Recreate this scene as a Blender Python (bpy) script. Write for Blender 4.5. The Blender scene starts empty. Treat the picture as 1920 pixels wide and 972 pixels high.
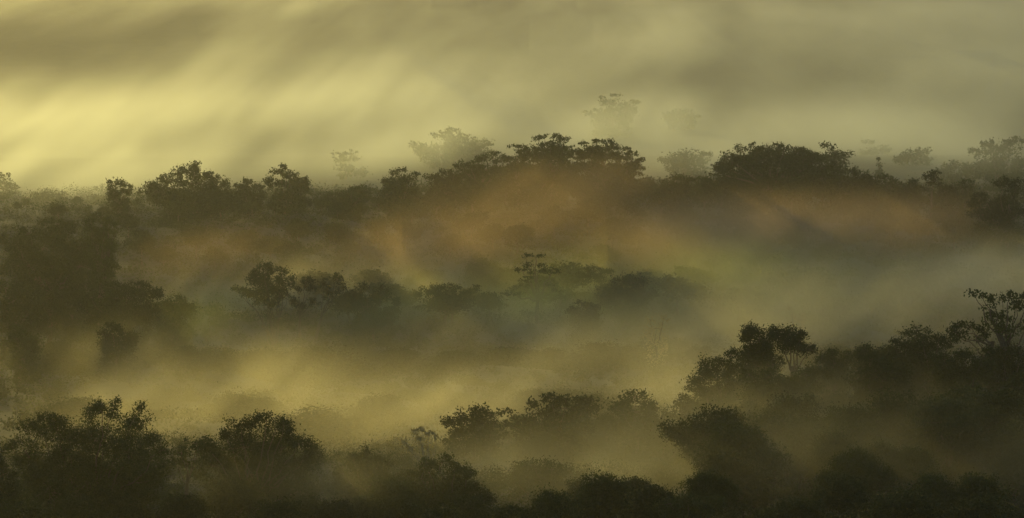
import bpy, math, random
import numpy as np
from mathutils import Vector, Matrix

sc = bpy.context.scene
COL = sc.collection
R = math.radians

# ------------------------------------------------------------------ camera, sky, sun, exposure
CAM_Z = 100.0
TANP = 0.12                       # downward slope of the view
TANH = math.tan(R(9.0))           # half the horizontal field
cam_d = bpy.data.cameras.new('camera')
cam = bpy.data.objects.new('camera', cam_d)
COL.objects.link(cam)
cam.location = (0, 0, CAM_Z)
cam.rotation_euler = (R(90) - math.atan(TANP), 0, 0)
cam_d.angle = R(18.0)
cam_d.clip_start = 1.0
cam_d.clip_end = 40000.0
sc.camera = cam

SUN_AZ, SUN_EL = -20.0, 10.0
w = bpy.data.worlds.new("World")
sc.world = w
w.use_nodes = True
nt = w.node_tree
sky = nt.nodes.new('ShaderNodeTexSky')
sky.sky_type = 'NISHITA'
sky.sun_disc = False
sky.sun_elevation = R(SUN_EL)
sky.sun_rotation = R(SUN_AZ)
sky.air_density = 1.0
sky.dust_density = 0.2
sky.ozone_density = 2.8
nt.links.new(sky.outputs[0], nt.nodes['Background'].inputs[0])
nt.nodes['Background'].inputs[1].default_value = 0.135

sun_d = bpy.data.lights.new('sun', 'SUN')
sun = bpy.data.objects.new('sun', sun_d)
COL.objects.link(sun)
sd = Vector((math.sin(R(SUN_AZ)) * math.cos(R(SUN_EL)), math.cos(R(SUN_AZ)) * math.cos(R(SUN_EL)), math.sin(R(SUN_EL))))
sun.rotation_euler = sd.to_track_quat('Z', 'Y').to_euler()
sun.location = (-200, 300, 200)
sun_d.energy = 2.5
sun_d.angle = R(0.5)
sun_d.color = (1.0, 0.77, 0.18)

vs = sc.view_settings
vs.view_transform = 'Standard'
vs.look = 'None'
vs.gamma = 1.0
vs.exposure = -0.55
vs.use_curve_mapping = False
cy = sc.cycles
cy.max_bounces = 6
cy.volume_bounces = 3
cy.diffuse_bounces = 2
cy.transmission_bounces = 3
cy.transparent_max_bounces = 4
cy.use_denoising = True
cy.denoiser = 'OPENIMAGEDENOISE'
cy.volume_step_rate = 4.0
cy.sample_clamp_indirect = 4.0

FX = 960.0 / TANH
CP, SP = math.cos(math.atan(TANP)), math.sin(math.atan(TANP))


def at(px, py, D):
    """The place D metres ahead that the photograph shows at pixel (px, py) of its 1920 x 972."""
    u, v = (px - 960.0) / FX, (486.0 - py) / FX
    d = (u, CP + v * SP, -SP + v * CP)
    t = D / d[1]
    return np.array((d[0] * t, D, CAM_Z + d[2] * t))


def mpp(D):
    return D / FX / CP


# ------------------------------------------------------------------ terrain
# (distance, side -1..1 of the view, drop below the camera)
TP = [(120, -1, 50), (120, 0, 50), (120, 1, 50), (200, -1, 60), (200, 0, 60), (200, 1, 58), (250, 1, 61),
      (300, -1, 66), (300, -.3, 66), (300, .3, 65), (300, 1, 62.5),
      (340, -1, 71), (340, 0, 71), (340, .5, 67), (340, 1, 63),
      (400, -1, 77), (400, 0, 77), (400, .35, 73), (400, 1, 67.5),
      (450, -1, 80), (450, 0, 80.5), (450, .5, 79), (450, 1, 76),
      (520, -1, 82), (520, -.5, 84), (520, 0, 84), (520, 1, 83), (600, -1, 86), (600, -.5, 90), (600, 0, 90), (640, -.4, 92), (640, .1, 92), (600, 1, 87),
      (700, -1, 85), (700, 0, 89.5), (700, 1, 83), (800, -1, 87), (800, -.3, 87), (800, .1, 84), (800, .5, 83.5), (800, 1, 87),
      (950, -1, 91), (950, 0, 90.5), (950, 1, 89), (1150, -1, 95), (1150, 0, 94.5), (1150, 1, 94),
      (1600, -1, 95), (1600, 0, 95), (1600, 1, 95)]
TPX = np.array([s * D * TANH for D, s, z in TP]); TPY = np.array([D for D, s, z in TP]); TPZ = np.array([CAM_Z - z for D, s, z in TP])


def ground(x, y):
    x = np.asarray(x, float); y = np.asarray(y, float)
    x, y = np.broadcast_arrays(x, y)
    xs = np.clip(x, -1.15 * y * TANH - 20, 1.15 * y * TANH + 20)
    ys = np.clip(y, 60, 1700)
    sc_ = 0.12 * ys + 14.0
    num = np.zeros(x.shape); den = np.zeros(x.shape)
    for px, py, pz in zip(TPX, TPY, TPZ):
        wgt = np.exp(-(((xs - px) / (sc_ * 1.1)) ** 2 + ((ys - py) / (sc_ * 0.55)) ** 2)) + 1e-9
        num += wgt * pz; den += wgt
    z = num / den
    z += (0.8 * np.sin(x * 0.11 + 1.3) * np.cos(y * 0.07) + 0.5 * np.sin(x * 0.23 + y * 0.19)) * np.clip((950 - y) / 120, 0, 1)
    return z


# ------------------------------------------------------------------ materials
def new_mat(name):
    m = bpy.data.materials.new(name)
    m.use_nodes = True
    m.node_tree.nodes.clear()
    return m, m.node_tree.nodes, m.node_tree.links


def leaf_mat(name, dark, light, rough=0.62, trans=0.10):
    m, N, L = new_mat(name)
    out = N.new('ShaderNodeOutputMaterial')
    b = N.new('ShaderNodeBsdfPrincipled'); t = N.new('ShaderNodeBsdfTranslucent'); mx = N.new('ShaderNodeMixShader')
    geo = N.new('ShaderNodeNewGeometry'); oi = N.new('ShaderNodeObjectInfo')
    nz = N.new('ShaderNodeTexNoise'); nz.inputs['Scale'].default_value = 0.35; nz.inputs['Detail'].default_value = 3
    tc = N.new('ShaderNodeTexCoord'); L.new(tc.outputs['Object'], nz.inputs['Vector'])
    a = N.new('ShaderNodeMath'); a.operation = 'ADD'; L.new(geo.outputs['Random Per Island'], a.inputs[0]); L.new(oi.outputs['Random'], a.inputs[1])
    c = N.new('ShaderNodeMath'); c.operation = 'ADD'; L.new(a.outputs[0], c.inputs[0]); L.new(nz.outputs[0], c.inputs[1])
    d = N.new('ShaderNodeMath'); d.operation = 'MULTIPLY_ADD'; L.new(c.outputs[0], d.inputs[0]); d.inputs[1].default_value = 0.55; d.inputs[2].default_value = -0.35
    mixc = N.new('ShaderNodeMix'); mixc.data_type = 'RGBA'
    mixc.inputs['A'].default_value = (*dark, 1); mixc.inputs['B'].default_value = (*light, 1)
    L.new(d.outputs[0], mixc.inputs['Factor'])
    L.new(mixc.outputs['Result'], b.inputs['Base Color']); L.new(mixc.outputs['Result'], t.inputs['Color'])
    b.inputs['Roughness'].default_value = rough
    b.inputs['Specular IOR Level'].default_value = 0.06
    mx.inputs[0].default_value = trans
    L.new(b.outputs[0], mx.inputs[1]); L.new(t.outputs[0], mx.inputs[2]); L.new(mx.outputs[0], out.inputs['Surface'])
    return m


LEAF = leaf_mat('leaf', (0.020, 0.034, 0.010), (0.052, 0.076, 0.018))
LEAF_GREEN = leaf_mat('leaf_green', (0.022, 0.038, 0.012), (0.06, 0.085, 0.02))
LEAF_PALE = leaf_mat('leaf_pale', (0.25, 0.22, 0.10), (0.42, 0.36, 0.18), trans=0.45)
LEAF_SHINY = leaf_mat('leaf_shiny', (0.025, 0.040, 0.014), (0.08, 0.10, 0.03), rough=0.6)

m, N, L = new_mat('bark')
out = N.new('ShaderNodeOutputMaterial'); b = N.new('ShaderNodeBsdfPrincipled')
nz = N.new('ShaderNodeTexNoise'); nz.inputs['Scale'].default_value = 1.7; nz.inputs['Detail'].default_value = 6
cr = N.new('ShaderNodeValToRGB'); cr.color_ramp.elements[0].color = (0.035, 0.027, 0.018, 1); cr.color_ramp.elements[1].color = (0.13, 0.105, 0.075, 1)
L.new(nz.outputs[0], cr.inputs[0]); L.new(cr.outputs[0], b.inputs['Base Color']); b.inputs['Roughness'].default_value = 0.9
L.new(b.outputs[0], out.inputs['Surface'])
BARK = m
m, N, L = new_mat('pale_bark')
out = N.new('ShaderNodeOutputMaterial'); b = N.new('ShaderNodeBsdfPrincipled')
b.inputs['Base Color'].default_value = (0.30, 0.25, 0.16, 1); b.inputs['Roughness'].default_value = 0.7
L.new(b.outputs[0], out.inputs['Surface'])
PALE_BARK = m

m, N, L = new_mat('forest_floor')
out = N.new('ShaderNodeOutputMaterial'); b = N.new('ShaderNodeBsdfPrincipled')
tc = N.new('ShaderNodeTexCoord')
nz = N.new('ShaderNodeTexNoise'); nz.inputs['Scale'].default_value = 0.12; nz.inputs['Detail'].default_value = 9; nz.inputs['Roughness'].default_value = 0.65
L.new(tc.outputs['Object'], nz.inputs['Vector'])
cr = N.new('ShaderNodeValToRGB'); cr.color_ramp.elements[0].position = 0.35; cr.color_ramp.elements[1].position = 0.7
cr.color_ramp.elements[0].color = (0.014, 0.020, 0.008, 1); cr.color_ramp.elements[1].color = (0.036, 0.042, 0.017, 1)
bp = N.new('ShaderNodeBump'); bp.inputs['Distance'].default_value = 1.0; L.new(nz.outputs[0], bp.inputs['Height']); L.new(bp.outputs[0], b.inputs['Normal'])
L.new(nz.outputs[0], cr.inputs[0]); L.new(cr.outputs[0], b.inputs['Base Color']); b.inputs['Roughness'].default_value = 0.95
L.new(b.outputs[0], out.inputs['Surface'])
FLOOR = m


def mist_mat(name, color, g, dens=None, step=1.0):
    m, N, L = new_mat(name)
    out = N.new('ShaderNodeOutputMaterial'); v = N.new('ShaderNodeVolumePrincipled')
    v.inputs['Color'].default_value = (*color, 1)
    v.inputs['Anisotropy'].default_value = g
    v.inputs['Density'].default_value = 1.0 if dens is None else dens
    if dens is not None:
        v.inputs['Density Attribute'].default_value = ''
    m.cycles.volume_step_rate = step
    L.new(v.outputs[0], out.inputs['Volume'])
    return m


# ------------------------------------------------------------------ helpers
def tag(o, label=None, cat=None, group=None, kind=None):
    if label: o['label'] = label
    if cat: o['category'] = cat
    if group: o['group'] = group
    if kind: o['kind'] = kind
    return o


def quads_mesh(name, V, F, mat, smooth=False):
    me = bpy.data.meshes.new(name)
    n, f = len(V), len(F)
    me.vertices.add(n); me.vertices.foreach_set('co', np.asarray(V, np.float32).ravel())
    me.loops.add(f * 4); me.loops.foreach_set('vertex_index', np.asarray(F, np.int32).ravel())
    me.polygons.add(f); me.polygons.foreach_set('loop_start', np.arange(0, f * 4, 4, dtype=np.int32))
    me.polygons.foreach_set('loop_total', np.full(f, 4, np.int32))
    if smooth: me.polygons.foreach_set('use_smooth', np.ones(f, bool))
    me.update(calc_edges=True)
    me.materials.append(mat)
    return me


class Tubes:
    def __init__(s): s.V = []; s.F = []; s.n = 0

    def add(s, pts, radii, k=5):
        pts = np.asarray(pts, float); radii = np.asarray(radii, float)
        d = np.gradient(pts, axis=0); d /= np.linalg.norm(d, axis=1)[:, None] + 1e-9
        ref = np.array((0.31, 0.87, 0.38)) if abs(d[0][2]) > .6 else np.array((0.1, 0.2, 0.97))
        a = np.cross(d, ref); a /= np.linalg.norm(a, axis=1)[:, None] + 1e-9
        b = np.cross(d, a)
        th = np.arange(k) * 2 * math.pi / k
        ring = pts[:, None, :] + radii[:, None, None] * (np.cos(th)[None, :, None] * a[:, None, :] + np.sin(th)[None, :, None] * b[:, None, :])
        m_ = len(pts)
        s.V.append(ring.reshape(-1, 3))
        i = np.arange(m_ - 1)[:, None] * k; j = np.arange(k)[None, :]; j2 = (j + 1) % k
        f = np.stack([i + j, i + j2, i + k + j2, i + k + j], -1).reshape(-1, 4) + s.n
        s.F.append(f); s.n += m_ * k

    def build(s, name, mat):
        return quads_mesh(name, np.concatenate(s.V), np.concatenate(s.F), mat, True)


def curve(a, c, b, n=7, jit=0.0, rng=None):
    t = np.linspace(0, 1, n)[:, None]
    p = (1 - t) ** 2 * a + 2 * t * (1 - t) * c + t ** 2 * b
    if jit and rng is not None:
        q = rng.normal(0, jit, (n, 3)); q[0] = 0; q[-1] = 0
        p = p + q
    return p


def leaves(cent, spread, per, size, rng, flat=1.0, wid=0.5, up=0.35):
    """Leaf sprays: `per` small rhombic blades scattered about each centre."""
    n = len(cent) * per
    p = np.repeat(cent, per, 0) + rng.normal(0, 1, (n, 3)) * np.repeat(spread, per, 0)[:, None] * np.array((1, 1, flat)) * 0.62
    nor = rng.normal(0, 1, (n, 3)); nor[:, 2] = nor[:, 2] * (1 - up) + up * np.sign(rng.random(n) - .1) * 1.2
    nor /= np.linalg.norm(nor, axis=1)[:, None]
    t = np.cross(nor, rng.normal(0, 1, (n, 3))); t /= np.linalg.norm(t, axis=1)[:, None] + 1e-9
    b = np.cross(nor, t)
    L_ = size * rng.uniform(0.6, 1.35, n)[:, None]; W_ = L_ * wid * rng.uniform(.8, 1.2, n)[:, None]
    V = np.stack([p - t * L_ * .5, p + b * W_ * .5 - t * L_ * .08, p + t * L_ * .5, p - b * W_ * .5 - t * L_ * .08], 1).reshape(-1, 3)
    return V


def build_tree(name, clumps, base, fork, rng, leaf=0.4, cover=3.0, flat=0.8, trunk_r=None, stems=False,
               twigs=True, leafmat=None, barkmat=None, spiky=0.0, limbs=True, origin=None, subsize=1.0, jit=0.11):
    """clumps: list of (centre, (rx, ry, rz)); base, fork: points. Meshes are made relative to `origin`."""
    origin = base if origin is None else origin
    T = Tubes(); LV = []
    H = max(2.0, max(c[2] + r[2] for c, r in clumps) - base[2])
    tr = trunk_r or 0.017 * H + 0.06
    if not stems:
        mid = (base + fork) / 2 + np.array((rng.normal(0, .03) * H, rng.normal(0, .03) * H, 0))
        T.add(curve(base, mid, fork, 8, 0.02 * H * .4, rng), np.linspace(tr * 1.25, tr * .75, 8), 7)
    for c, r in clumps:
        r = np.array(r)
        if limbs:
            s0 = (base + rng.normal(0, .25, 3) * np.array((1, 1, 0))) if stems else fork + (base - fork) * rng.uniform(0, .22)
            ctl = s0 * .45 + c * .55
            ctl[2] = s0[2] + (c[2] - s0[2]) * rng.uniform(.35, .6) - (0 if not stems else -.1 * H)
            if stems: ctl = s0 * .5 + c * .5 + np.array((s0[0] - c[0], s0[1] - c[1], 0)) * .18
            lr = tr * (.30 if stems else .48) * min(1.2, .5 + r[0] / 4)
            T.add(curve(s0, ctl, c, 8, np.linalg.norm(c - s0) * .022, rng), np.linspace(lr, max(.025, lr * .25), 8), 5)
        # twig tips
        area = math.pi * r[0] * r[2]
        sr = (0.62 + 0.13 * r.mean()) * subsize
        ns = int(np.clip(area * 1.6 / sr ** 2, 7, 160))
        d = rng.normal(0, 1, (ns, 3)); d[:, 2] += .15; d /= np.linalg.norm(d, axis=1)[:, None]
        rad = rng.uniform(.25, 1, ns) ** .5 * (1 + rng.normal(0, jit, ns) * (1 + spiky))
        sub = c + d * r * rad[:, None]
        spread = sr * rng.uniform(.55, 1.15, ns) * min(1, .6 + r.mean() * .25)
        la = .5 * leaf * leaf * .5
        per = max(5, int(cover * area * 1.5 / la / ns))
        LV.append(leaves(sub, spread, per, leaf, rng, flat))
        if twigs:
            k = rng.permutation(ns)[:max(4, int(ns * .5))]
            for i in k:
                e = sub[i] + (sub[i] - c) * rng.uniform(0.0, .12 + .25 * spiky)
                T.add(curve(c, (c + e) / 2 + np.array((0, 0, -.08)) * np.linalg.norm(e - c), e, 4), (0.035 * (1 + leaf), .03, .022, .012), 3)
                if spiky:
                    q = sub[i] + (e - sub[i]) * np.linspace(.1, 1.1, 3)[:, None]
                    LV.append(leaves(q, np.full(3, .14 * sr / .55), 3, leaf * .8, rng))
    V = np.concatenate(LV) - origin
    F = np.arange(len(V)).reshape(-1, 4)
    crown = quads_mesh('crown', V, F, leafmat or LEAF)
    T.V = [v - origin for v in T.V]
    trunk = T.build('trunk', barkmat or BARK)
    return trunk, crown


def place(name, label, cat, base, meshes, group=None):
    root = bpy.data.objects.new(name, None)
    root.empty_display_size = 0.5
    COL.objects.link(root); root.location = base
    tag(root, label, cat, group)
    for nm, me in zip(('trunk', 'crown'), meshes):
        o = bpy.data.objects.new(nm, me); COL.objects.link(o); o.parent = root
    return root


SEED = [11]


def tree(name, label, D, cl, base=None, fork=None, cat='tree', depth=0.45, skirt=None, **kw):
    """A tree at distance D; cl lists its leaf masses as (px, py, half width px, half height px)."""
    SEED[0] += 1
    rng = np.random.default_rng(SEED[0])
    s = mpp(D)
    xs = np.array([c[0] for c in cl], float); ys = np.array([c[1] for c in cl], float); rw = np.array([c[2] for c in cl], float)
    wide = (max(xs + rw) - min(xs - rw)) * s
    clumps = []
    for (px, py, rx, ry) in cl:
        half = depth * wide * .5 * math.sqrt(max(0.05, 1 - ((px - (max(xs) + min(xs)) / 2) / (max(xs) - min(xs) + 30) * 1.6) ** 2))
        dy = float(rng.uniform(-half, half))
        c = at(px, py, D + dy)
        clumps.append((c, (rx * s, 0.5 * (rx * s + ry * s) + .3, ry * s)))
    if base is None:
        base = (float((xs * rw).sum() / rw.sum()), float(ys.max() + 60))
    b = at(base[0], base[1], D)
    b[2] = float(ground(b[0], b[1])) - 0.3
    low = min(c[2] for c, r in clumps)
    if fork is None:
        bx = clumps[0][0] * 0
        f = np.array((np.mean([c[0] for c, r in clumps]) * .5 + b[0] * .5, D, b[2] + (low - b[2]) * 0.75))
    else:
        f = at(fork[0], fork[1], D)
    if skirt is None: skirt = fork is None and not kw.get('stems')
    if skirt:
        # leafy lower boughs and climbers down to the shrubs
        cx0, cx1 = min(c[0] - r[0] for c, r in clumps), max(c[0] + r[0] for c, r in clumps)
        wd = cx1 - cx0; z = low; zb = b[2] + 1.0; step = max(1.3, wd * .13)
        while z > zb:
            k = int(np.clip(wd / (step * 2.0), 2, 5))
            for i in range(k):
                q = step * rng.uniform(1.0, 1.4)
                x = (cx0 + cx1) / 2 + ((i + .5) / k - .5) * wd * rng.uniform(.6, .9) * (.55 + .45 * (z - b[2]) / max(1, low - b[2]))
                clumps.append((np.array((x, D + rng.uniform(-.35, .35) * wd * depth * 1.4, z + rng.uniform(-.5, .35) * step)), (q, q, q * .72)))
            z -= step * 1.1
    # a low-lying crown whose trunk would be buried keeps a short trunk
    if f[2] < b[2] + .8: f[2] = b[2] + .8
    me = build_tree(name, clumps, b, f, rng, **kw)
    return place(name, label, cat, b, me)


# ------------------------------------------------------------------ ground
ys = np.concatenate([np.linspace(-300, 180, 12), np.linspace(190, 1250, 260), np.geomspace(1260, 15000, 40)])
us = np.concatenate([np.linspace(-9, -1.3, 12), np.linspace(-1.25, 1.25, 150), np.linspace(1.3, 9, 12)])
YY, UU = np.meshgrid(ys, us, indexing='ij')
XX = UU * (np.abs(YY) * TANH + 60)
ZZ = ground(XX, YY)
nV = np.stack([XX, YY, ZZ], -1).reshape(-1, 3)
ni, nj = len(ys), len(us)
I = np.arange(ni - 1)[:, None] * nj; J = np.arange(nj - 1)[None, :]
gF = np.stack([I + J, I + J + 1, I + nj + J + 1, I + nj + J], -1).reshape(-1, 4)
g = bpy.data.objects.new('ground', quads_mesh('ground', nV, gF, FLOOR, True)); COL.objects.link(g)
tag(g, kind='structure')

# ------------------------------------------------------------------ undergrowth: shrub layer nobody could count
rng = np.random.default_rng(5)
UV = []
for (d0, d1, n, lf, per) in ((230, 430, 4200, .20, 200), (430, 640, 3400, .36, 80), (640, 900, 4200, .45, 70)):
    yy = np.sqrt(rng.uniform(d0 ** 2, d1 ** 2, n)); xx = rng.uniform(-1.12, 1.12, n) * yy * TANH
    hill = .55 + .45 * np.sin(xx * .13 + 1) * np.cos(yy * .09)
    hh = rng.random(n) ** 1.6 * 2.6 * hill
    c = np.stack([xx, yy, ground(xx, yy) + hh], -1)
    UV.append(leaves(c, rng.uniform(.7, 1.5, n) * (1.0 if d0 < 600 else 1.5), per, lf * 1.1, rng, .7))
V = np.concatenate(UV)
u = bpy.data.objects.new('undergrowth', quads_mesh('undergrowth', V, np.arange(len(V)).reshape(-1, 4), LEAF)); COL.objects.link(u)
tag(u, 'dense dark shrubs and saplings covering the ground between the trees', 'undergrowth', kind='stuff')

# ------------------------------------------------------------------ front row of trees
NEAR = dict(leaf=0.23, cover=2.9)
tree('broad_tree', 'big ragged dark tree with lacy twig tips, largest crown of the front row', 312,
     [(95, 787, 26, 15), (60, 802, 24, 16), (48, 848, 26, 22), (20, 838, 14, 10), (112, 822, 42, 30), (192, 775, 32, 20), (217, 755, 9, 8),
      (264, 763, 9, 9), (256, 790, 24, 20), (285, 825, 20, 18), (306, 843, 13, 13), (180, 830, 48, 36), (243, 848, 42, 36), (88, 892, 46, 36),
      (165, 905, 66, 42), (245, 905, 56, 42), (130, 860, 40, 30)], base=(170, 1085), fork=(165, 950), skirt=True, spiky=.5, depth=.7, **NEAR)
tree('shrubby_tree', 'dark leafy bush cut by the picture edge below the big ragged front tree', 285,
     [(2, 890, 26, 26), (8, 925, 30, 26), (-20, 860, 26, 26)], base=(0, 1060), **NEAR)
tree('shrub', 'small leafy shrub top poking up in front of the big ragged tree', 262,
     [(20, 972, 26, 8), (52, 970, 24, 8), (70, 978, 16, 8)], base=(45, 1090), spiky=.6, **NEAR)
tree('broad_tree', 'dense rounded dark tree with a brush-like top tuft, second from the big ragged tree', 322,
     [(452, 800, 26, 12), (420, 812, 13, 11), (500, 788, 28, 12), (533, 790, 12, 10), (518, 805, 26, 14), (390, 842, 24, 17), (460, 838, 58, 28), (560, 832, 24, 13),
      (585, 850, 20, 17), (528, 845, 40, 28), (405, 875, 38, 28), (470, 890, 58, 34), (550, 878, 40, 20), (500, 920, 60, 30)], base=(470, 1085), fork=(475, 945), skirt=True, depth=.7, spiky=.2, **NEAR)
tree('slender_tree', 'thin wispy sapling squeezed between the two biggest front trees', 334,
     [(366, 832, 15, 10), (384, 826, 9, 6), (340, 850, 14, 9), (352, 868, 14, 13), (330, 868, 14, 10)], base=(347, 990), fork=(352, 890), spiky=.8, leaf=.34, cover=1.6)
tree('small_tree', 'small dark tree with a pointed tuft beside the dense rounded front tree', 330,
     [(686, 852, 9, 9), (662, 862, 15, 11), (710, 868, 22, 12), (690, 880, 34, 16), (642, 888, 28, 11), (700, 905, 36, 18)], base=(685, 1030), spiky=.6, **NEAR)
tree('slanting_tree', 'dark lacy tree whose crown slopes down like a shoulder below the bare pale twigs', 324,
     [(797, 868, 15, 10), (825, 868, 20, 11), (852, 880, 26, 11), (880, 884, 11, 9), (842, 905, 42, 22), (893, 918, 24, 15), (914, 938, 14, 10), (790, 898, 30, 18), (820, 935, 50, 24)],
     base=(835, 1050), spiky=.4, **NEAR)
tree('low_bush', 'low tangled bush filling the dip between the small tufted tree and the sloping tree', 328,
     [(745, 905, 30, 12), (765, 888, 10, 8), (730, 925, 34, 16), (770, 930, 30, 16)], base=(750, 1030), spiky=.6, **NEAR)
tree('bare_tree', 'nearly bare tree with pale dry leaves at its twig tips, above the sloping dark tree', 338,
     [(757, 826, 6, 6), (780, 808, 6, 5), (790, 806, 6, 4), (803, 812, 7, 6), (815, 818, 6, 5), (768, 842, 6, 6), (785, 825, 8, 8), (800, 835, 8, 8)],
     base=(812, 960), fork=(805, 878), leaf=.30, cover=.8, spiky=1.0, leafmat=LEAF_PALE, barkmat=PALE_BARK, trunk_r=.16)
tree('feathery_tree', 'pale mist-veiled feathery tree in the bright mist behind the bare twigs', 412,
     [(893, 773, 22, 10), (868, 790, 28, 12), (920, 778, 16, 6), (946, 771, 9, 4), (900, 798, 32, 16), (845, 790, 16, 10), (880, 820, 40, 16)], base=(890, 915), spiky=.7, leaf=.36, cover=2.8)
tree('flat_topped_tree', 'dark wind-combed tree with a flat ragged crown standing against the valley mist', 402,
     [(998, 760, 16, 8), (1035, 749, 22, 9), (1060, 750, 12, 7), (1096, 750, 20, 8), (1050, 766, 46, 13), (1100, 766, 28, 13), (1085, 757, 12, 8), (975, 788, 20, 8), (955, 800, 16, 8), (1050, 790, 56, 16)],
     base=(1055, 905), spiky=.4, leaf=.42, cover=2.6)
tree('fuzzy_tree', 'soft fuzzy dome-shaped tree beside the flat ragged crown, paler with mist', 412,
     [(1190, 743, 28, 12), (1160, 762, 26, 12), (1222, 765, 26, 11), (1190, 772, 54, 18), (1250, 785, 18, 10), (1190, 800, 66, 18)], base=(1190, 905), spiky=.9, leaf=.34, cover=2.2)
tree('broad_tree', 'dim misty broad tree standing by itself to the side of the sloping dark tree', 345,
     [(998, 872, 32, 12), (1035, 880, 34, 15), (1000, 900, 44, 22), (1090, 902, 26, 12), (1055, 925, 46, 20)], base=(1030, 1035), spiky=.5, **NEAR)
tree('shrub', 'dark low shrub with a flat top at the foot of the hill slope', 300,
     [(1255, 945, 22, 7), (1290, 940, 30, 9), (1330, 950, 36, 14), (1280, 965, 40, 14)], base=(1290, 1080), spiky=.4, **NEAR)
tree('low_bush', 'broad rounded bush with a leafy rim on the dark hill slope', 330,
     [(1370, 890, 34, 12), (1410, 888, 30, 12), (1440, 905, 24, 14), (1340, 905, 30, 14), (1400, 920, 60, 24)], base=(1395, 1020), spiky=.3, leafmat=LEAF_GREEN, **NEAR)
tree('low_bush', 'green-rimmed bush on the hill slope just below the wide line of dark crowns', 345,
     [(1550, 815, 30, 12), (1590, 805, 34, 12), (1640, 815, 34, 12), (1600, 835, 70, 26), (1530, 840, 26, 18)], base=(1590, 950), spiky=.3, leafmat=LEAF_GREEN, **NEAR)
tree('low_bush', 'bush of paler speckled leaves on the hill slope below the gently rounded skyline tree', 340,
     [(1740, 770, 40, 14), (1790, 765, 36, 14), (1830, 775, 36, 16), (1780, 790, 70, 24)], base=(1780, 930), spiky=.5, leafmat=LEAF_SHINY, **NEAR)

# ------------------------------------------------------------------ the hill on the right
HILL = dict(leaf=0.27, cover=3.0)
tree('round_crowned_tree', 'tall tree with a full round crown rising over the hill', 400,
     [(1424, 622, 26, 12), (1404, 636, 17, 12), (1441, 640, 26, 16), (1414, 653, 22, 12), (1448, 625, 20, 10), (1432, 655, 26, 12), (1398, 628, 10, 9), (1402, 672, 18, 11), (1428, 676, 20, 9)],
     base=(1440, 760), fork=(1452, 688), skirt=True, **HILL)
tree('round_crowned_tree', 'tall tree with a helmet-shaped crown on clear thin stems, touching the full round crown', 401,
     [(1478, 626, 22, 10), (1500, 638, 20, 14), (1472, 645, 28, 14), (1517, 656, 11, 10), (1495, 655, 26, 10), (1490, 632, 20, 12)],
     base=(1488, 775), fork=(1486, 688), **HILL)
tree('broad_tree', 'broad bushy tree under the full round crown, its leafy shoulder stepping down into the mist', 395,
     [(1328, 688, 18, 13), (1310, 706, 16, 13), (1346, 678, 14, 10), (1370, 666, 14, 9), (1380, 692, 28, 15), (1345, 712, 40, 20), (1308, 730, 18, 14), (1398, 718, 40, 20), (1350, 745, 50, 20)],
     base=(1360, 850), spiky=.3, **HILL)
tree('feathery_tree', 'small feathery tree with drooping fan sprays at the tip of the hill', 390,
     [(1281, 744, 12, 5), (1294, 752, 14, 8), (1274, 758, 8, 5), (1308, 765, 18, 12), (1290, 775, 16, 10)], base=(1305, 860), spiky=.8, leaf=.34, cover=2)
tree('bushy_tree', 'dark twin-humped bushy tree next to the helmet-shaped crown', 398,
     [(1562, 660, 13, 6), (1590, 668, 13, 7), (1544, 672, 16, 9), (1570, 680, 34, 16), (1550, 700, 44, 18)], base=(1565, 800), **HILL)
tree('bushy_tree', 'lower pale-edged leafy tree filling the notch after the twin-humped one', 405,
     [(1625, 656, 14, 7), (1650, 662, 18, 9), (1640, 680, 34, 16), (1612, 662, 9, 6)], base=(1640, 790), spiky=.4, **HILL)
tree('bushy_tree', 'wide dark tree with a feathered flat rim, middle of the hill skyline', 400,
     [(1678, 644, 14, 6), (1700, 648, 15, 6), (1712, 650, 10, 6), (1688, 660, 32, 13), (1660, 662, 14, 9), (1690, 685, 46, 18)], base=(1690, 790), spiky=.5, **HILL)
tree('bushy_tree', 'gently rounded leafy tree on the hill skyline before the low spreading branches', 398,
     [(1730, 641, 16, 7), (1760, 638, 16, 8), (1745, 655, 34, 13), (1780, 645, 12, 8), (1740, 680, 44, 18)], base=(1745, 790), spiky=.3, leafmat=LEAF_GREEN, **HILL)
tree('spreading_tree', 'tree with low sideways-reaching branches and gaps, at the foot of the tall open tree', 394,
     [(1798, 609, 12, 5), (1788, 620, 14, 7), (1816, 612, 15, 6), (1840, 618, 12, 6), (1802, 632, 22, 8), (1835, 632, 16, 7)], base=(1870, 760), fork=(1862, 640), spiky=.6, leaf=.38, cover=2.2)
tree('open_branched_tree', 'tall open tree with a crooked bare limb reaching out to a pale-tipped tuft', 390,
     [(1824, 549, 9, 6), (1840, 556, 11, 6), (1862, 558, 9, 10), (1858, 582, 13, 11), (1880, 562, 8, 8), (1896, 556, 10, 9), (1911, 560, 9, 7), (1906, 578, 14, 12), (1888, 602, 9, 7), (1862, 606, 15, 9),
      (1880, 622, 24, 11), (1928, 570, 14, 18), (1875, 590, 12, 9), (1930, 610, 20, 14)], base=(1888, 770), fork=(1884, 640), leaf=.38, cover=2.3, trunk_r=.42)
tree('bushy_tree', 'very dark bush at the picture edge under the tall open tree', 372,
     [(1910, 710, 16, 12), (1900, 725, 20, 14), (1930, 720, 24, 22), (1905, 750, 24, 18)], base=(1910, 880), **HILL)
tree('bushy_tree', 'dark leafy tree below the twin-humped tree, ragged rim against deeper shade', 378,
     [(1630, 675, 22, 9), (1660, 685, 24, 9), (1690, 690, 24, 9), (1650, 705, 56, 18)], base=(1655, 830), spiky=.3, **HILL)
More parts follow.
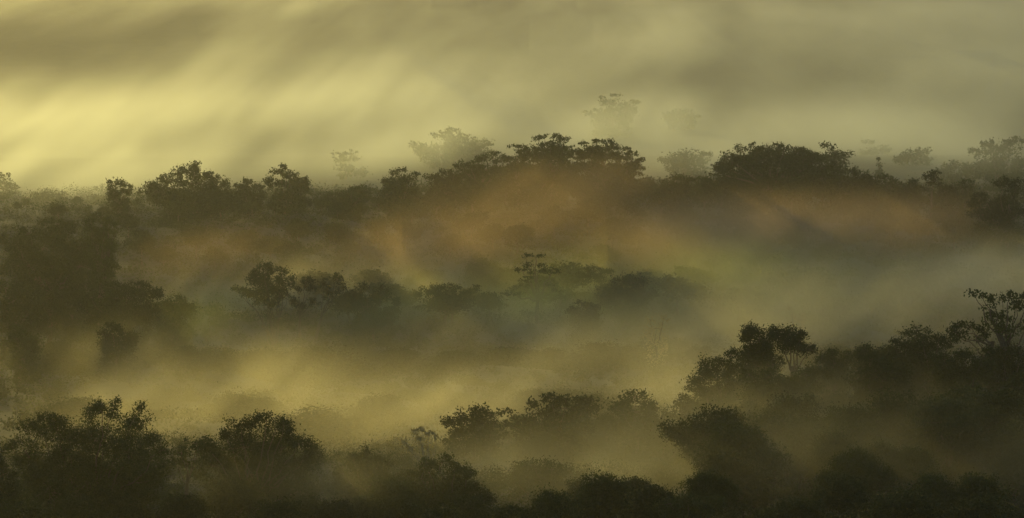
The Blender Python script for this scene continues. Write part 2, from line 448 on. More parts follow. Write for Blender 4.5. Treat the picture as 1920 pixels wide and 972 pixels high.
tree('bushy_tree', 'greenish leafy tree in front of the gently rounded skyline tree', 375,
     [(1770, 675, 26, 10), (1810, 668, 26, 10), (1840, 680, 26, 12), (1800, 700, 60, 20)], base=(1805, 830), spiky=.3, leafmat=LEAF_GREEN, **HILL)
tree('slender_tree', 'faint wispy tree top half lost in mist behind the hill skyline', 470,
     [(1700, 622, 12, 5), (1718, 612, 10, 4), (1735, 620, 12, 5), (1715, 632, 18, 6)], base=(1715, 760), spiky=1.0, leaf=.36, cover=1.0)

tree('bushy_tree', 'dark bushy tree hiding the lower trunks of the two tall round-crowned trees', 384,
     [(1405, 702, 22, 10), (1440, 708, 22, 10), (1478, 712, 22, 10), (1512, 704, 20, 11), (1545, 702, 18, 10), (1470, 735, 80, 20)], base=(1475, 850), spiky=.4, **HILL)
tree('bushy_tree', 'dark bushy tree hiding the foot of the tall open tree', 382,
     [(1855, 662, 20, 9), (1885, 655, 20, 9), (1915, 662, 22, 10), (1880, 685, 50, 18)], base=(1885, 830), spiky=.4, **HILL)

# ------------------------------------------------------------------ trees standing in the valley
MID = dict(leaf=0.38, cover=2.8)
tree('fan_shaped_tree', 'dark fan-shaped tree with many bare stems rising from one foot in the valley', 606,
     [(500, 503, 20, 11), (480, 511, 12, 8), (474, 526, 16, 11), (444, 540, 10, 5), (458, 548, 15, 8), (490, 528, 22, 14), (500, 548, 30, 15), (529, 508, 9, 10), (530, 528, 16, 13), (547, 528, 8, 11), (523, 550, 22, 13), (472, 552, 15, 7), (500, 566, 26, 10)],
     base=(515, 645), stems=True, trunk_r=.55, leaf=.42, cover=2.7)
tree('slim_tree', 'slim dark tree with two stacked tufts beside the fan-shaped tree', 615,
     [(575, 528, 13, 10), (584, 543, 8, 7), (560, 545, 7, 6), (553, 566, 10, 9), (568, 572, 9, 7), (590, 566, 12, 7)], base=(562, 640), fork=(562, 585), **MID)
tree('leaning_tree', 'dark tree with a long bare leaning stem and tufted head, third in the valley row', 608,
     [(632, 522, 12, 9), (609, 530, 8, 10), (640, 540, 7, 9), (628, 550, 12, 6), (615, 545, 7, 7)], base=(588, 640), fork=(603, 592), leaf=.45, cover=2.3)
tree('bushy_tree', 'rounded green-misted bushy tree after the leaning one', 616,
     [(681, 540, 13, 9), (671, 553, 12, 11), (716, 538, 5, 5), (717, 552, 15, 10), (700, 560, 20, 12), (690, 575, 26, 12), (746, 570, 12, 9), (736, 584, 16, 10), (700, 595, 38, 14), (655, 560, 10, 12)], base=(700, 670), leafmat=LEAF_GREEN, **MID)
tree('flat_topped_tree', 'flat shelf-crowned tree faded by green mist', 642,
     [(842, 538, 30, 5), (886, 546, 14, 4), (896, 541, 7, 5), (800, 549, 26, 8), (868, 550, 22, 4), (820, 545, 20, 6)], base=(848, 640), fork=(848, 585), flat=.5, **MID)
tree('umbrella_tree', 'tiered umbrella tree with visible spreading limbs alone in the misty valley', 640,
     [(1004, 480, 20, 3.5), (985, 479, 9, 3), (1000, 497, 26, 4), (981, 506, 22, 5), (1036, 507, 20, 4.5), (1008, 512, 28, 4), (1045, 511, 8, 3), (990, 525, 16, 6), (1030, 535, 13, 4), (960, 552, 20, 5), (978, 537, 18, 5), (1042, 545, 12, 4)],
     base=(1008, 640), fork=(1008, 558), flat=.45, leaf=.42, cover=1.5, trunk_r=.42)
tree('flat_topped_tree', 'dim mushroom-shaped tree beside the tiered umbrella tree', 662,
     [(1114, 507, 24, 7), (1136, 512, 16, 6), (1094, 519, 14, 5), (1120, 522, 24, 7)], base=(1118, 620), fork=(1118, 560), flat=.6, **MID)
tree('low_bush', 'wide green bush speckled with bright leaves in front of the mushroom-shaped tree', 640,
     [(1190, 531, 36, 12), (1150, 546, 26, 9), (1205, 550, 34, 9), (1160, 560, 44, 12)], base=(1175, 650), leafmat=LEAF_SHINY, spiky=.4, **MID)
tree('low_bush', 'small arched bush at the foot of the wide speckled bush', 605,
     [(1090, 569, 13, 5), (1110, 577, 20, 8), (1076, 584, 14, 7), (1100, 590, 24, 8)], base=(1098, 660), **MID)
tree('bare_tree', 'sparse sapling with pale glinting leaves in the valley mist', 560,
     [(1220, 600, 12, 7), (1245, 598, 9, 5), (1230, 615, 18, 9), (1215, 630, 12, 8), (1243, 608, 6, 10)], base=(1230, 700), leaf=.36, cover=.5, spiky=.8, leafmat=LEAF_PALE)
tree('round_crowned_tree', 'faded tree with straggling upper twigs behind the fan-shaped tree', 705,
     [(550, 461, 18, 8), (532, 466, 12, 5), (570, 474, 16, 6), (546, 478, 30, 8), (520, 470, 9, 4), (556, 492, 22, 8)], base=(550, 570), spiky=.6, **MID)
tree('bushy_tree', 'blurred dark bush top between the shelf-crowned tree and the umbrella tree', 690,
     [(905, 496, 22, 9), (885, 505, 16, 6), (925, 502, 16, 7)], base=(905, 590), **MID)
tree('broad_tree', 'large dark hump-backed tree in the valley under the pale left-hand mist', 602,
     [(86, 418, 14, 7), (106, 420, 18, 7), (132, 424, 20, 10), (56, 438, 24, 12), (100, 440, 38, 16), (30, 458, 28, 16), (80, 468, 58, 28), (146, 466, 38, 24), (8, 450, 14, 10), (60, 500, 60, 24), (150, 500, 50, 20)],
     base=(90, 600), fork=(90, 540), skirt=True, **MID)
tree('spiky_tree', 'spiky-topped dark tree leaning on the large hump-backed tree', 590,
     [(171, 412, 11, 9), (190, 409, 11, 9), (206, 419, 13, 10), (194, 433, 20, 10), (184, 444, 20, 10), (216, 434, 8, 6), (206, 454, 9, 5), (170, 430, 14, 8)], base=(190, 560), spiky=.7, **MID)
tree('broad_tree', 'low dome-crowned tree sunk in greenish mist below the spiky-topped tree', 562,
     [(216, 540, 28, 9), (260, 538, 28, 9), (240, 558, 58, 20), (170, 558, 16, 10), (295, 552, 14, 9), (150, 572, 20, 10), (235, 590, 60, 20)], base=(235, 680), **MID)
tree('broad_tree', 'faint low dome melting into the greenish mist beside the dome-crowned tree', 575,
     [(330, 568, 24, 10), (350, 580, 20, 10), (320, 585, 34, 12)], base=(330, 670), **MID)
tree('bushy_tree', 'dark ragged bush standing in the mist below the dome-crowned tree', 522,
     [(209, 614, 17, 9), (236, 624, 16, 9), (194, 628, 13, 8), (220, 640, 32, 12), (255, 634, 10, 6)], base=(215, 730), spiky=.5, **MID)
tree('bushy_tree', 'dark thin-topped bush at the picture edge below the large hump-backed tree', 522,
     [(28, 616, 9, 7), (46, 628, 13, 7), (34, 640, 16, 10), (60, 640, 12, 7)], base=(35, 730), spiky=.7, **MID)
tree('broad_tree', 'deep-shaded rounded tree under the large hump-backed tree', 565,
     [(10, 540, 28, 13), (48, 552, 24, 13), (25, 565, 40, 18), (60, 575, 24, 14)], base=(28, 680), **MID)
tree('dark_tree', 'dark well-defined tree with bare lower limbs at the picture edge before the ridge', 702,
     [(1886, 335, 8, 6), (1876, 345, 16, 7), (1906, 343, 13, 7), (1900, 358, 18, 10), (1838, 370, 18, 8), (1828, 384, 16, 8), (1866, 384, 24, 9), (1892, 374, 24, 10), (1912, 395, 18, 7), (1845, 400, 24, 7), (1885, 405, 20, 6)],
     base=(1885, 480), fork=(1883, 425), skirt=True, **MID)
tree('slender_tree', 'ghostly thin tree in the mist behind the tall open tree', 700,
     [(1815, 515, 10, 5), (1838, 525, 14, 6), (1860, 520, 12, 5), (1840, 540, 20, 8)], base=(1840, 680), spiky=1.0, leaf=.4, cover=1.0)
tree('slender_tree', 'thin pale twiggy sapling rising from the mist before the tall hill trees', 590,
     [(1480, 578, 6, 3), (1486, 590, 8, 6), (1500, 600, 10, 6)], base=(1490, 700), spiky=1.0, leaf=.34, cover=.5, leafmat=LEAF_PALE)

# ------------------------------------------------------------------ the ridge line
RID = dict(leaf=0.55, cover=2.8, twigs=True, jit=.2)
tree('small_tree', 'small tufted tree standing clear at the end of the ridge', 792,
     [(214, 345, 13, 7), (232, 347, 11, 6), (205, 352, 9, 4), (246, 352, 6, 4), (214, 364, 17, 7), (235, 360, 12, 5)], base=(222, 440), **RID)
tree('dome_tree', 'big dark dome-shaped tree with a knob on top, tallest of the left ridge', 800,
     [(365, 315, 18, 8), (350, 324, 24, 10), (390, 328, 12, 7), (320, 338, 28, 10), (420, 345, 14, 8), (370, 344, 48, 16), (284, 349, 18, 11), (300, 362, 38, 16), (408, 366, 36, 18), (350, 378, 60, 20)],
     base=(355, 450), fork=(355, 400), skirt=True, **RID)
tree('small_tree', 'small rounded tree between the knobbed dome and the pointed tree', 808,
     [(465, 340, 12, 6), (455, 353, 18, 9), (486, 352, 12, 7), (465, 370, 28, 12)], base=(465, 450), spiky=.5, **RID)
tree('pointed_tree', 'pointed tree with open sides on the ridge after the knobbed dome', 800,
     [(533, 314, 10, 5), (527, 324, 18, 6), (546, 331, 14, 7), (520, 344, 20, 10), (503, 339, 9, 7), (571, 340, 9, 7), (577, 350, 8, 8), (556, 356, 18, 8), (530, 368, 30, 12)], base=(535, 450), spiky=.4, **RID)
tree('tall_faint_tree', 'tall pale ghost tree with two thin layers, rising in mist behind the ridge', 952,
     [(638, 290, 16, 4), (658, 287, 16, 4), (640, 300, 18, 6), (662, 298, 14, 5), (645, 315, 20, 7), (682, 326, 12, 7)], base=(648, 400), leaf=.75, cover=1.7, flat=.5)
tree('tall_faint_tree', 'broad grey-green ghost tree with a flat top standing in mist behind the ridge', 982,
     [(845, 247, 26, 5), (818, 254, 10, 5), (850, 259, 34, 8), (785, 274, 16, 7), (858, 275, 48, 13), (900, 269, 24, 9), (800, 285, 24, 10), (880, 290, 50, 12)], base=(850, 370), leaf=.8, cover=2.3, flat=.6)
tree('small_tree', 'pale small tree peeping over the ridge below the flat-topped ghost tree', 832,
     [(742, 324, 12, 5), (756, 320, 8, 4), (726, 344, 18, 7), (745, 336, 18, 7)], base=(742, 430), **RID)
tree('bushy_tree', 'dark green leafy tree with a drooping crest at the dip of the ridge', 788,
     [(778, 328, 9, 4), (766, 339, 23, 8), (742, 350, 24, 8), (725, 364, 14, 7), (760, 360, 30, 12)], base=(755, 450), leafmat=LEAF_GREEN, **RID)
tree('bushy_tree', 'low brushy tree on the ridge between the pointed tree and the drooping crest', 800,
     [(659, 355, 11, 5), (685, 358, 13, 7), (646, 368, 18, 7), (672, 372, 26, 9), (620, 375, 18, 8)], base=(660, 460), spiky=.5, **RID)
tree('flat_topped_tree', 'low tree with fine twigs starting the long rise of the ridge', 800,
     [(840, 325, 18, 5), (820, 334, 24, 7), (860, 311, 9, 4), (845, 340, 30, 9)], base=(838, 430), spiky=.5, **RID)
tree('flat_topped_tree', 'leaning layered tree climbing toward the umbrella crowns on the ridge', 800,
     [(925, 290, 18, 4), (904, 299, 18, 6), (880, 309, 18, 7), (865, 314, 8, 4), (940, 300, 18, 7), (908, 318, 34, 9), (880, 328, 24, 9)], base=(905, 420), flat=.6, **RID)
tree('flat_topped_tree', 'small airy shelf-crowned tree just before the highest umbrella crown', 806,
     [(969, 275, 17, 3), (986, 284, 12, 5), (976, 298, 14, 6), (955, 300, 14, 6), (965, 315, 24, 10)], base=(970, 410), flat=.5, **RID)
tree('umbrella_tree', 'highest umbrella tree of the ridge with ragged dark shelves', 800,
     [(1008, 259, 13, 4), (1020, 255, 9, 3), (1045, 257, 13, 5), (1060, 262, 14, 4), (1030, 269, 20, 5), (1014, 280, 19, 5), (1050, 279, 24, 6), (1000, 292, 26, 8), (1038, 297, 44, 13), (1030, 318, 56, 13), (1030, 288, 52, 16)], base=(1038, 400), fork=(1038, 320), skirt=True, flat=.6, **RID)
tree('umbrella_tree', 'wide flat umbrella tree touching the highest one, mist glowing through its underside', 805,
     [(1115, 265, 13, 3.5), (1140, 267, 18, 4), (1151, 272, 8, 3), (1098, 270, 13, 4), (1120, 279, 34, 6), (1138, 293, 34, 9), (1100, 292, 30, 10), (1120, 314, 56, 13), (1118, 290, 50, 15)], base=(1122, 400), fork=(1122, 325), skirt=True, flat=.5, **RID)
tree('flat_topped_tree', 'low airy tree falling away from the wide umbrella crown', 806,
     [(1174, 280, 13, 4), (1186, 290, 10, 4), (1168, 298, 18, 6), (1195, 302, 12, 6), (1175, 315, 28, 9)], base=(1175, 410), flat=.6, spiky=.4, **RID)
tree('feathery_tree', 'misty feathery tree in the saddle between the umbrella crowns and the great dome', 862,
     [(1244, 300, 13, 4), (1290, 289, 26, 6), (1270, 300, 30, 9), (1322, 292, 16, 7), (1300, 305, 28, 9)], base=(1285, 400), spiky=.8, leaf=.6, cover=1.7)
tree('bushy_tree', 'dark rounded bush at the foot of the misty feathery tree', 782,
     [(1270, 334, 16, 6), (1252, 344, 17, 7), (1290, 340, 12, 6), (1268, 354, 24, 9)], base=(1268, 440), **RID)
tree('dome_tree', 'great wide dome tree with a lacy crest and light gaps, biggest crown on the ridge', 796,
     [(1390, 280, 15, 5), (1412, 272, 7, 3), (1426, 280, 14, 5), (1458, 271, 8, 3), (1471, 277, 12, 4), (1440, 286, 36, 8), (1500, 283, 18, 5), (1520, 290, 14, 6), (1370, 295, 18, 8), (1355, 310, 16, 9), (1530, 304, 16, 8), (1546, 315, 12, 7),
      (1400, 304, 36, 11), (1480, 304, 42, 12), (1350, 325, 26, 14), (1415, 322, 50, 16), (1500, 320, 52, 16), (1440, 345, 70, 16), (1540, 335, 30, 14), (1440, 298, 62, 20), (1500, 300, 48, 18), (1385, 308, 36, 18)], base=(1450, 420), fork=(1450, 350), skirt=True, trunk_r=.6, leaf=.52, cover=3.0, jit=.18)
tree('bushy_tree', 'leafy tree with a pointed tuft leaning on the great dome', 800,
     [(1562, 308, 8, 5), (1571, 319, 15, 7), (1600, 324, 16, 7), (1590, 340, 38, 11)], base=(1585, 420), spiky=.4, **RID)
tree('bushy_tree', 'low leafy tree sloping down from the pointed tuft', 798,
     [(1626, 330, 13, 6), (1638, 338, 12, 7), (1620, 348, 30, 10)], base=(1625, 430), **RID)
tree('tall_faint_tree', 'pale rounded tree showing behind the shoulder of the great dome', 882,
     [(1550, 274, 15, 6), (1566, 284, 18, 7), (1590, 289, 12, 6), (1560, 296, 24, 7)], base=(1565, 380), leaf=.7, cover=1.6)
tree('tall_faint_tree', 'barely visible layered tree far off in mist past the pale rounded tree', 1052,
     [(1626, 267, 15, 4), (1656, 279, 16, 5), (1630, 285, 20, 6)], base=(1640, 350), leaf=.85, cover=1.6)
tree('narrow_tree', 'narrow spire-like tree, faint in the mist past the great dome', 932,
     [(1647, 301, 3, 7), (1648, 313, 5, 8), (1649, 328, 6, 8)], base=(1648, 390), leaf=.65, cover=2)
tree('tall_faint_tree', 'grey domed tree in the mist beyond the spire-like tree', 985,
     [(1711, 285, 17, 6), (1736, 284, 13, 5), (1716, 299, 34, 11), (1690, 300, 16, 7)], base=(1715, 380), leaf=.8, cover=2)
tree('broad_tree', 'large misty tree with twiggy crest cut by the picture edge behind the ridge', 902,
     [(1851, 271, 18, 7), (1826, 284, 12, 5), (1890, 268, 12, 5), (1906, 264, 13, 7), (1870, 284, 44, 13), (1880, 308, 48, 14), (1830, 315, 24, 10)], base=(1875, 400), leaf=.7, cover=2.2, spiky=.3)
tree('bushy_tree', 'hazy low tree mass below the large misty tree with twiggy crest', 922,
     [(1788, 310, 28, 8), (1820, 318, 22, 8), (1770, 325, 24, 9)], base=(1795, 400), leaf=.75, cover=2)
tree('slim_tree', 'slim upright tree with a club-shaped head on the falling ridge', 782,
     [(1749, 325, 11, 6), (1742, 332, 12, 6), (1753, 336, 10, 6), (1745, 346, 10, 6), (1735, 355, 10, 6)], base=(1746, 430), fork=(1746, 375), **RID)
tree('bushy_tree', 'rounded leafy tree before the club-headed tree on the falling ridge', 790,
     [(1661, 334, 12, 6), (1671, 344, 16, 7), (1665, 358, 24, 9)], base=(1668, 440), **RID)
tree('bushy_tree', 'dark rounded tree touching the club-headed tree', 791,
     [(1705, 344, 17, 8), (1718, 355, 12, 8), (1700, 362, 28, 11)], base=(1705, 450), **RID)
tree('bushy_tree', 'low dome tree right behind the club-headed tree toward the dark edge tree', 786,
     [(1770, 350, 18, 8), (1785, 360, 14, 8), (1770, 370, 30, 11)], base=(1770, 450), **RID)
tree('small_tree', 'small round-headed tree just before the dark well-defined edge tree', 786,
     [(1812, 343, 12, 6), (1802, 350, 9, 5), (1816, 354, 12, 6), (1808, 366, 18, 8)], base=(1810, 440), **RID)
tree('tall_faint_tree', 'farthest ghost tree with a small flat cap, almost swallowed by mist', 1150,
     [(1129, 183, 7, 3), (1156, 180, 11, 3), (1150, 195, 28, 7), (1187, 193, 12, 5), (1100, 212, 10, 4), (1165, 210, 36, 8)], base=(1150, 290), leaf=.95, cover=2.4, flat=.6)
tree('tall_faint_tree', 'blurred low tree beside the farthest ghost tree', 1185,
     [(1280, 210, 20, 4), (1300, 218, 14, 5), (1262, 218, 24, 5)], base=(1280, 290), leaf=1.0, cover=2.4)
tree('broad_tree', 'hazy rounded tree behind the small tufted tree at the end of the ridge', 852,
     [(101, 368, 22, 7), (85, 378, 26, 9), (120, 380, 26, 9)], base=(100, 460), leaf=.7, cover=2)
tree('broad_tree', 'pale tree at the picture edge, dissolving in the brightest mist', 884,
     [(8, 330, 14, 6), (20, 353, 18, 7), (5, 345, 20, 10), (15, 368, 26, 9)], base=(10, 440), leaf=.7, cover=1.7)
tree('bushy_tree', 'faint brushy tree between the small tufted tree and the hazy rounded one', 852,
     [(180, 378, 22, 7), (160, 386, 22, 8), (190, 370, 14, 5)], base=(172, 460), leaf=.7, cover=2, spiky=.4)

# ------------------------------------------------------------------ forest filling the slopes between: copies of a few trees
def fill_crowns(leaf, cover, mound, seed):
    res = []
    for k in range(5):
        r_ = np.random.default_rng(seed + k)
        cl = []
        for i in range(13 if mound else 10):
            a_, q = r_.uniform(0, 6.28), r_.uniform(.2, 3.4 if mound else 3.0)
            top = (5.6 - .42 * q * q) if mound else (6.6 - .16 * q * q)
            cl.append((np.array((math.cos(a_) * q, math.sin(a_) * q, max(.8, top * (r_.uniform(.35, 1) if mound else 1) + r_.uniform(-1.2, .8)))), tuple(np.array((1.7, 1.7, 1.15)) * r_.uniform(.75, 1.3))))
        cl.append((np.array((0, 0, 3.2 if mound else 5.0)), (2.8, 2.8, 2.4 if mound else 1.7)))
        res.append(build_tree('fill', cl, np.zeros(3), np.array((0, 0, 2.0 if mound else 3.6)), r_, leaf=leaf, cover=cover, spiky=.3, twigs=False, leafmat=(LEAF, LEAF_GREEN)[k % 2]))
    return res


PROTO_NEAR = fill_crowns(.24, 2.6, False, 90)
PROTO_LOW = fill_crowns(.34, 2.4, True, 120)
PROTO_FAR = fill_crowns(.5, 2.2, False, 150)
rngp = random.Random(3)
FILL = [  # count, D range, px range, label, group, top limit
    (34, (335, 385), (1330, 1940), 'dark bushy tree merged into the shaded forest on the near hill slope', 'trees merged on the near hill slope', 1.0),
    (28, (285, 335), (1000, 1940), 'shadowed bushy tree in the gloom at the very foot of the near hill', 'trees in the gloom at the foot of the near hill', .8),
    (16, (292, 318), (-20, 980), 'shadowed bushy tree below the big front crowns', 'trees below the front crowns', .8),
    (14, (395, 440), (880, 1330), 'mist-veiled bushy tree below the flat ragged crown and the fuzzy dome', 'veiled trees before the valley mist', .55),
    (40, (700, 775), (180, 1860), 'dark hazy tree merged into the shaded slope below the ridge crowns', 'trees merged on the slope below the ridge', .85),
    (34, (452, 528), (-10, 1290), 'low misty bush half drowned in the golden mist of the valley floor', 'bushes drowned in the golden mist', .9),
    (56, (535, 600), (-10, 1600), 'blurred bushy tree sunk in the valley mist below the valley row', 'blurred trees in the valley mist', .8),
    (44, (640, 690), (560, 1880), 'soft misty tree in the canopy between the valley row and the ridge slope', 'misty canopy behind the valley row', 1.0),
    (6, (845, 900), (500, 1920), 'pale tree top lost in the bright mist behind the ridge', 'pale trees behind the ridge', .8),
    (64, (790, 835), (20, 1890), 'dark tree of the closed ridge forest, its top level with its neighbours', 'trees closing the ridge line', 1.15),
]
CREST = ((0, 200, 300, 420, 600, 700, 800, 900, 1010, 1190, 1240, 1340, 1400, 1540, 1600, 1680, 1760, 1920), (385, 385, 350, 362, 372, 368, 350, 325, 300, 312, 338, 330, 300, 312, 335, 355, 368, 372))
for cnt, (d0, d1), (x0, x1), lab, grp, scl in FILL:
    for i in range(cnt):
        D = rngp.uniform(d0, d1); px = x0 + (i + rngp.random()) / cnt * (x1 - x0)
        p = at(px, 500, D)
        z = float(ground(p[0], p[1])) - .2
        t_, c_ = (PROTO_NEAR if D < 445 else PROTO_LOW if D < 600 else PROTO_FAR)[rngp.randrange(5)]
        r0 = place('forest_tree', lab, 'tree', (p[0], p[1], z), (t_, c_), grp)
        s = scl * rngp.uniform(.75, 1.15)
        wide = 1.0
        if 450 < D < 600:
            lim = at(px, rngp.uniform(632, 690) if D > 530 else rngp.uniform(722, 775), D)[2]; s = min(s, max(.22, (lim - z) / 6.6)); wide = rngp.uniform(1.4, 2.2)
        if 620 < D < 695:
            lim = at(px, rngp.uniform(492, 560), D)[2]; s = min(s, max(.3, (lim - z) / 7.9)); wide = 1.35
        if 695 < D < 845:                                   # keep the filling forest below the crest of the named crowns
            lim = at(px, float(np.interp(px, CREST[0], CREST[1])) + rngp.uniform(-3, 12), D)[2]
            s = min(s, max(.35, (lim - z) / 7.9))
        r0.scale = (s * wide * rngp.uniform(.9, 1.25), s * wide * rngp.uniform(.9, 1.25), s)
        r0.rotation_euler = (0, 0, rngp.uniform(0, 6.28))

# ------------------------------------------------------------------ even haze in the air
hb = bpy.data.meshes.new('haze')
x0, x1, y0, y1, z0, z1 = -24000, 24000, -400, 15100, -6, 104
hb.from_pydata([(x, y, z) for x in (x0, x1) for y in (y0, y1) for z in (z0, z1)], [],
               [(0, 1, 3, 2), (4, 6, 7, 5), (0, 4, 5, 1), (2, 3, 7, 6), (0, 2, 6, 4), (1, 5, 7, 3)])
hb.materials.append(mist_mat('haze', (1, .98, .94), .7, 0.00008))
hz = bpy.data.objects.new('haze', hb); COL.objects.link(hz); tag(hz, kind='stuff')


# ------------------------------------------------------------------ drifting mist banks: density clouds with wisps
class NG:
    def __init__(s, name):
        s.g = bpy.data.node_groups.new(name, 'GeometryNodeTree')
        s.g.interface.new_socket('Geometry', in_out='OUTPUT', socket_type='NodeSocketGeometry')
        s.out = s.g.nodes.new('NodeGroupOutput')

    def put(s, sock, v):
        if isinstance(v, bpy.types.NodeSocket): s.g.links.new(v, sock)
        else: sock.default_value = v

    def m(s, op, a, b=None, c=None, clamp=False):
        n = s.g.nodes.new('ShaderNodeMath'); n.operation = op; n.use_clamp = clamp
        for i, v in enumerate((a, b, c)):
            if v is not None: s.put(n.inputs[i], v)
        return n.outputs[0]

    def xyz(s):
        p = s.g.nodes.new('GeometryNodeInputPosition'); q = s.g.nodes.new('ShaderNodeSeparateXYZ')
        s.g.links.new(p.outputs[0], q.inputs[0]); return q.outputs

    def noise(s, x, y, z, detail=5, rough=.55, dist=0.0, seed=0.0):
        c = s.g.nodes.new('ShaderNodeCombineXYZ'); s.put(c.inputs[0], x); s.put(c.inputs[1], y); s.put(c.inputs[2], z)
        n = s.g.nodes.new('ShaderNodeTexNoise'); n.noise_dimensions = '4D'
        n.inputs['W'].default_value = seed; n.inputs['Scale'].default_value = 1.0
        n.inputs['Detail'].default_value = detail; n.inputs['Roughness'].default_value = rough; n.inputs['Distortion'].default_value = dist
        s.g.links.new(c.outputs[0], n.inputs['Vector']); return n.outputs[0]


def mist(name, label, color, g0, lo, hi, vox, puffs, wisp, lean=0.7, seed=0.0, contrast=3.0, layer=None, gain=1.0):
    """A mist bank: soft puffs (px, py, D, half widths px, depth m, thickness) or a ground layer, broken up by wisps of noise."""
    G = NG(name)
    X, Y, Z = G.xyz()
    xs = G.m('SUBTRACT', X, G.m('MULTIPLY', Z, lean))
    L1, L2, L3 = wisp
    n1 = G.noise(G.m('DIVIDE', xs, L1), G.m('DIVIDE', Y, L2), G.m('DIVIDE', Z, L3), 6, .55, .6, seed)
    n1 = G.m('MULTIPLY_ADD', G.noise(G.m('DIVIDE', xs, L1 * .3), G.m('DIVIDE', Y, L2 * .45), G.m('DIVIDE', Z, L3 * .32), 4, .6, .9, seed + 30), .42, G.m('MULTIPLY', n1, .62))
    f = G.m('MULTIPLY_ADD', n1, contrast, .5 - .5 * contrast)
    f = G.m('MAXIMUM', f, 0.02)
    f = G.m('POWER', f, 1.3)
    tot = None
    for (px, py, D, rx, ry, sy, tau) in puffs:
        c = at(px, py, D); s = mpp(D)
        dx = G.m('DIVIDE', G.m('SUBTRACT', xs, c[0] - lean * c[2]), rx * s)
        dy = G.m('DIVIDE', G.m('SUBTRACT', Y, c[1]), sy)
        dz = G.m('DIVIDE', G.m('SUBTRACT', Z, c[2]), ry * s)
        e = G.m('ADD', G.m('ADD', G.m('MULTIPLY', dx, dx), G.m('MULTIPLY', dy, dy)), G.m('MULTIPLY', dz, dz))
        e = G.m('MULTIPLY', G.m('EXPONENT', G.m('MULTIPLY', e, -1.0)), tau / (1.77 * sy) * 1.6 * gain)
        tot = e if tot is None else G.m('ADD', tot, e)
    if layer:
        tot = layer(G, X, Y, Z, tot)
    d = G.m('MULTIPLY', tot, f)
    if layer:
        d = G.m('ADD', d, 0.00001)
    else:
        d = G.m('MAXIMUM', G.m('SUBTRACT', d, 0.00008), 0.0)
    vc = G.g.nodes.new('GeometryNodeVolumeCube')
    G.put(vc.inputs['Density'], d)
    vc.inputs['Min'].default_value = lo; vc.inputs['Max'].default_value = hi
    for i, k in enumerate('XYZ'):
        vc.inputs['Resolution ' + k].default_value = max(8, int((hi[i] - lo[i]) / vox[i]))
    sm = G.g.nodes.new('GeometryNodeSetMaterial')
    mat = mist_mat(name, color, .76)
    sm.inputs['Material'].default_value = mat
    G.g.links.new(vc.outputs[0], sm.inputs[0]); G.g.links.new(sm.outputs[0], G.out.inputs[0])
    me = bpy.data.meshes.new(name); me.materials.append(mat)
    o = bpy.data.objects.new(name, me); COL.objects.link(o)
    o.modifiers.new('mist', 'NODES').node_group = G.g
    tag(o, label, 'mist', kind='stuff')
    return o


PALE = (.98, .97, .92)
mist('mist', 'golden mist lying in the valley behind the front trees', (1, .93, .66), .68, (-125, 400, 6), (125, 690, 52), (1.8, 3.5, 1.5),
     [(430, 725, 480, 240, 48, 36, .9), (250, 790, 450, 220, 60, 35, .6), (560, 730, 480, 120, 50, 25, .5), (690, 800, 430, 170, 55, 28, .6),
      (860, 770, 440, 140, 50, 24, 1.3), (180, 650, 530, 160, 36, 25, .35), (480, 652, 560, 120, 22, 18, .5), (1150, 690, 500, 260, 50, 40, .6),
      (1270, 725, 470, 120, 50, 30, .9), (1600, 590, 560, 260, 66, 45, 1.0), (1905, 525, 590, 140, 44, 22, 2.4), (1800, 500, 650, 120, 30, 20, .4), (1400, 590, 600, 220, 60, 40, .6),
      (560, 555, 660, 260, 50, 16, .95), (950, 630, 560, 300, 36, 30, .5)],
     (17, 48, 48), lean=1.0, seed=1.0, contrast=3.6, gain=.75)
mist('mist', 'mist coloured brownish for iridescence, drifting in front of the ridge forest', (.99, .73, .46), .68, (-150, 590, 8), (150, 800, 56), (2.2, 4.0, 1.6),  # reddish band of iridescent light put into the scattering colour
     [(820, 460, 690, 150, 50, 28, .6), (1000, 395, 735, 170, 50, 28, .5), (1060, 335, 772, 130, 34, 18, .45), (1340, 432, 700, 160, 42, 28, 1.0),
      (1540, 430, 690, 240, 44, 28, .9), (1680, 410, 720, 120, 36, 28, .4), (320, 490, 640, 90, 34, 24, .1), (420, 470, 690, 130, 36, 26, .25), (1250, 470, 690, 160, 50, 26, .35)],
     (17, 44, 50), lean=1.0, seed=33.0, contrast=1.9, gain=.72)
mist('mist', 'mist coloured greenish for iridescence, drifting round the valley trees', (.86, .95, .44), .68, (-130, 530, 6), (130, 720, 44), (2.0, 3.5, 1.5),  # green band of the iridescence, painted in as this bank's own tint
     [(690, 590, 606, 80, 34, 16, .35), (830, 565, 655, 200, 44, 22, .4), (1000, 575, 655, 120, 34, 18, .3), (1005, 560, 612, 90, 36, 14, .18), (1180, 530, 672, 200, 44, 22, .45),
      (1340, 500, 655, 240, 50, 26, .5), (900, 578, 602, 220, 32, 16, .3), (1480, 540, 620, 180, 55, 26, .55), (320, 600, 560, 110, 40, 24, .35), (420, 600, 660, 160, 40, 18, .3), (1150, 600, 600, 220, 30, 20, .35)],
     (16, 40, 44), lean=.9, seed=7.0, contrast=3.0, gain=.85)
mist('mist', 'thin dim mist hanging about the feet of the front trees', (1, .95, .7), .68, (-75, 255, 18), (75, 420, 62), (1.6, 3.0, 1.4),
     [(1230, 830, 352, 240, 60, 18, .2), (980, 880, 378, 170, 40, 16, .26), (1420, 745, 388, 130, 40, 10, .22), (620, 900, 312, 200, 40, 8, .12), (1700, 850, 330, 260, 70, 16, .22), (1650, 760, 372, 260, 50, 12, .12), (1080, 890, 332, 220, 40, 10, .13)],
     (18, 30, 35), lean=.7, seed=9.0, contrast=3.0, gain=1.9)


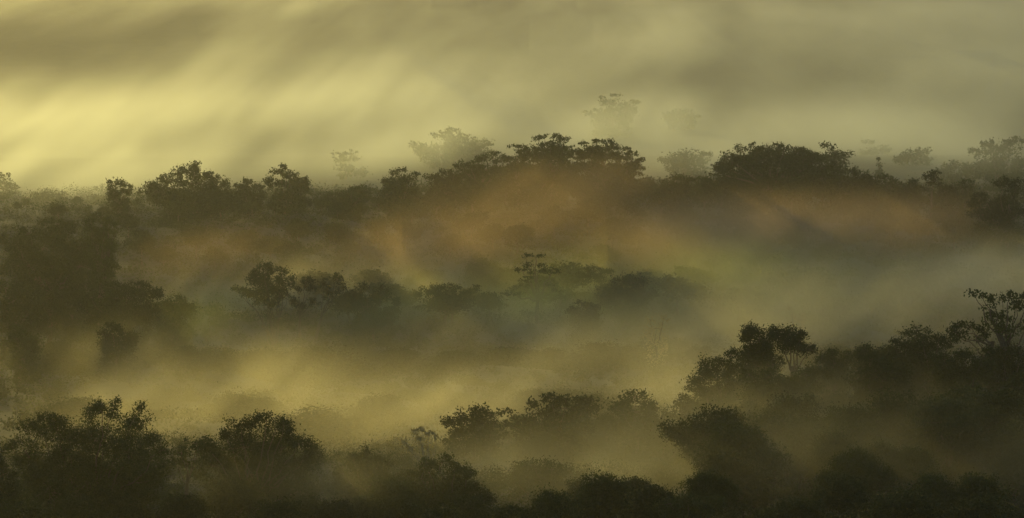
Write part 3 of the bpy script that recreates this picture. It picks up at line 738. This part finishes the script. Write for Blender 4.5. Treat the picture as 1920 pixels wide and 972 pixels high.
def far_layer(G, X, Y, Z, tot):
    # a deep bank over the plain beyond the ridge: thick near the ground, its top rising and falling
    top = G.noise(G.m('DIVIDE', X, 120.0), G.m('DIVIDE', Y, 700.0), 0.0, 3, .5, .3, 2.0)
    h = G.m('MULTIPLY_ADD', top, 44.0, 2.0)
    v = G.m('DIVIDE', G.m('SUBTRACT', G.m('ADD', h, 5.0), Z), 30.0)
    v = G.m('MINIMUM', G.m('MAXIMUM', v, 0.0), 1.0)
    near = G.m('MINIMUM', G.m('MAXIMUM', G.m('DIVIDE', G.m('SUBTRACT', Y, 800.0), 160.0), 0.0), 1.0)
    far = G.m('MULTIPLY', G.m('MULTIPLY', v, near), 0.0021)
    # a clearing in the bank on the left, over the far plain
    c = at(90, 40, 1700)
    dx = G.m('DIVIDE', G.m('SUBTRACT', X, -235.0), 150.0); dy = G.m('DIVIDE', G.m('SUBTRACT', Y, 1700.0), 600.0); dz = G.m('DIVIDE', G.m('SUBTRACT', Z, c[2] + 2), 24.0)
    e = G.m('ADD', G.m('ADD', G.m('MULTIPLY', dx, dx), G.m('MULTIPLY', dy, dy)), G.m('MULTIPLY', dz, dz))
    far = G.m('MULTIPLY', far, G.m('SUBTRACT', 1.0, G.m('MULTIPLY', G.m('EXPONENT', G.m('MULTIPLY', e, -1.0)), 1.0)))
    return G.m('ADD', far, tot)


mist('mist', 'deep bank of sunlit mist covering the plain beyond the ridge', (.94, .985, .93), .70, (-440, 765, -2), (440, 2500, 96), (4.0, 10.0, 2.2),
     [(10, 250, 1130, 260, 62, 110, 1.9), (90, 318, 950, 380, 44, 60, 1.3), (70, 355, 868, 260, 30, 45, .7), (330, 225, 1200, 230, 50, 110, .8), (720, 195, 1250, 260, 66, 120, 1.1), (1000, 258, 1000, 420, 42, 60, .5), (1420, 235, 1060, 300, 46, 80, .7), (1720, 250, 1040, 200, 50, 70, .6),
      (1850, 130, 1300, 180, 110, 110, .6), (1200, 205, 1080, 170, 36, 40, .35), (640, 300, 895, 130, 34, 30, .4), (840, 268, 930, 160, 40, 36, .55), (1285, 298, 838, 110, 34, 14, .5), (1860, 285, 860, 120, 40, 26, .35), (640, 70, 1400, 300, 60, 110, .12), (1250, 60, 1450, 420, 60, 130, .15), (450, 80, 1350, 60, 110, 90, .4), (1700, 20, 1500, 300, 40, 100, .3)],
     (46, 420, 100), lean=1.0, seed=12.0, contrast=2.6, layer=far_layer)
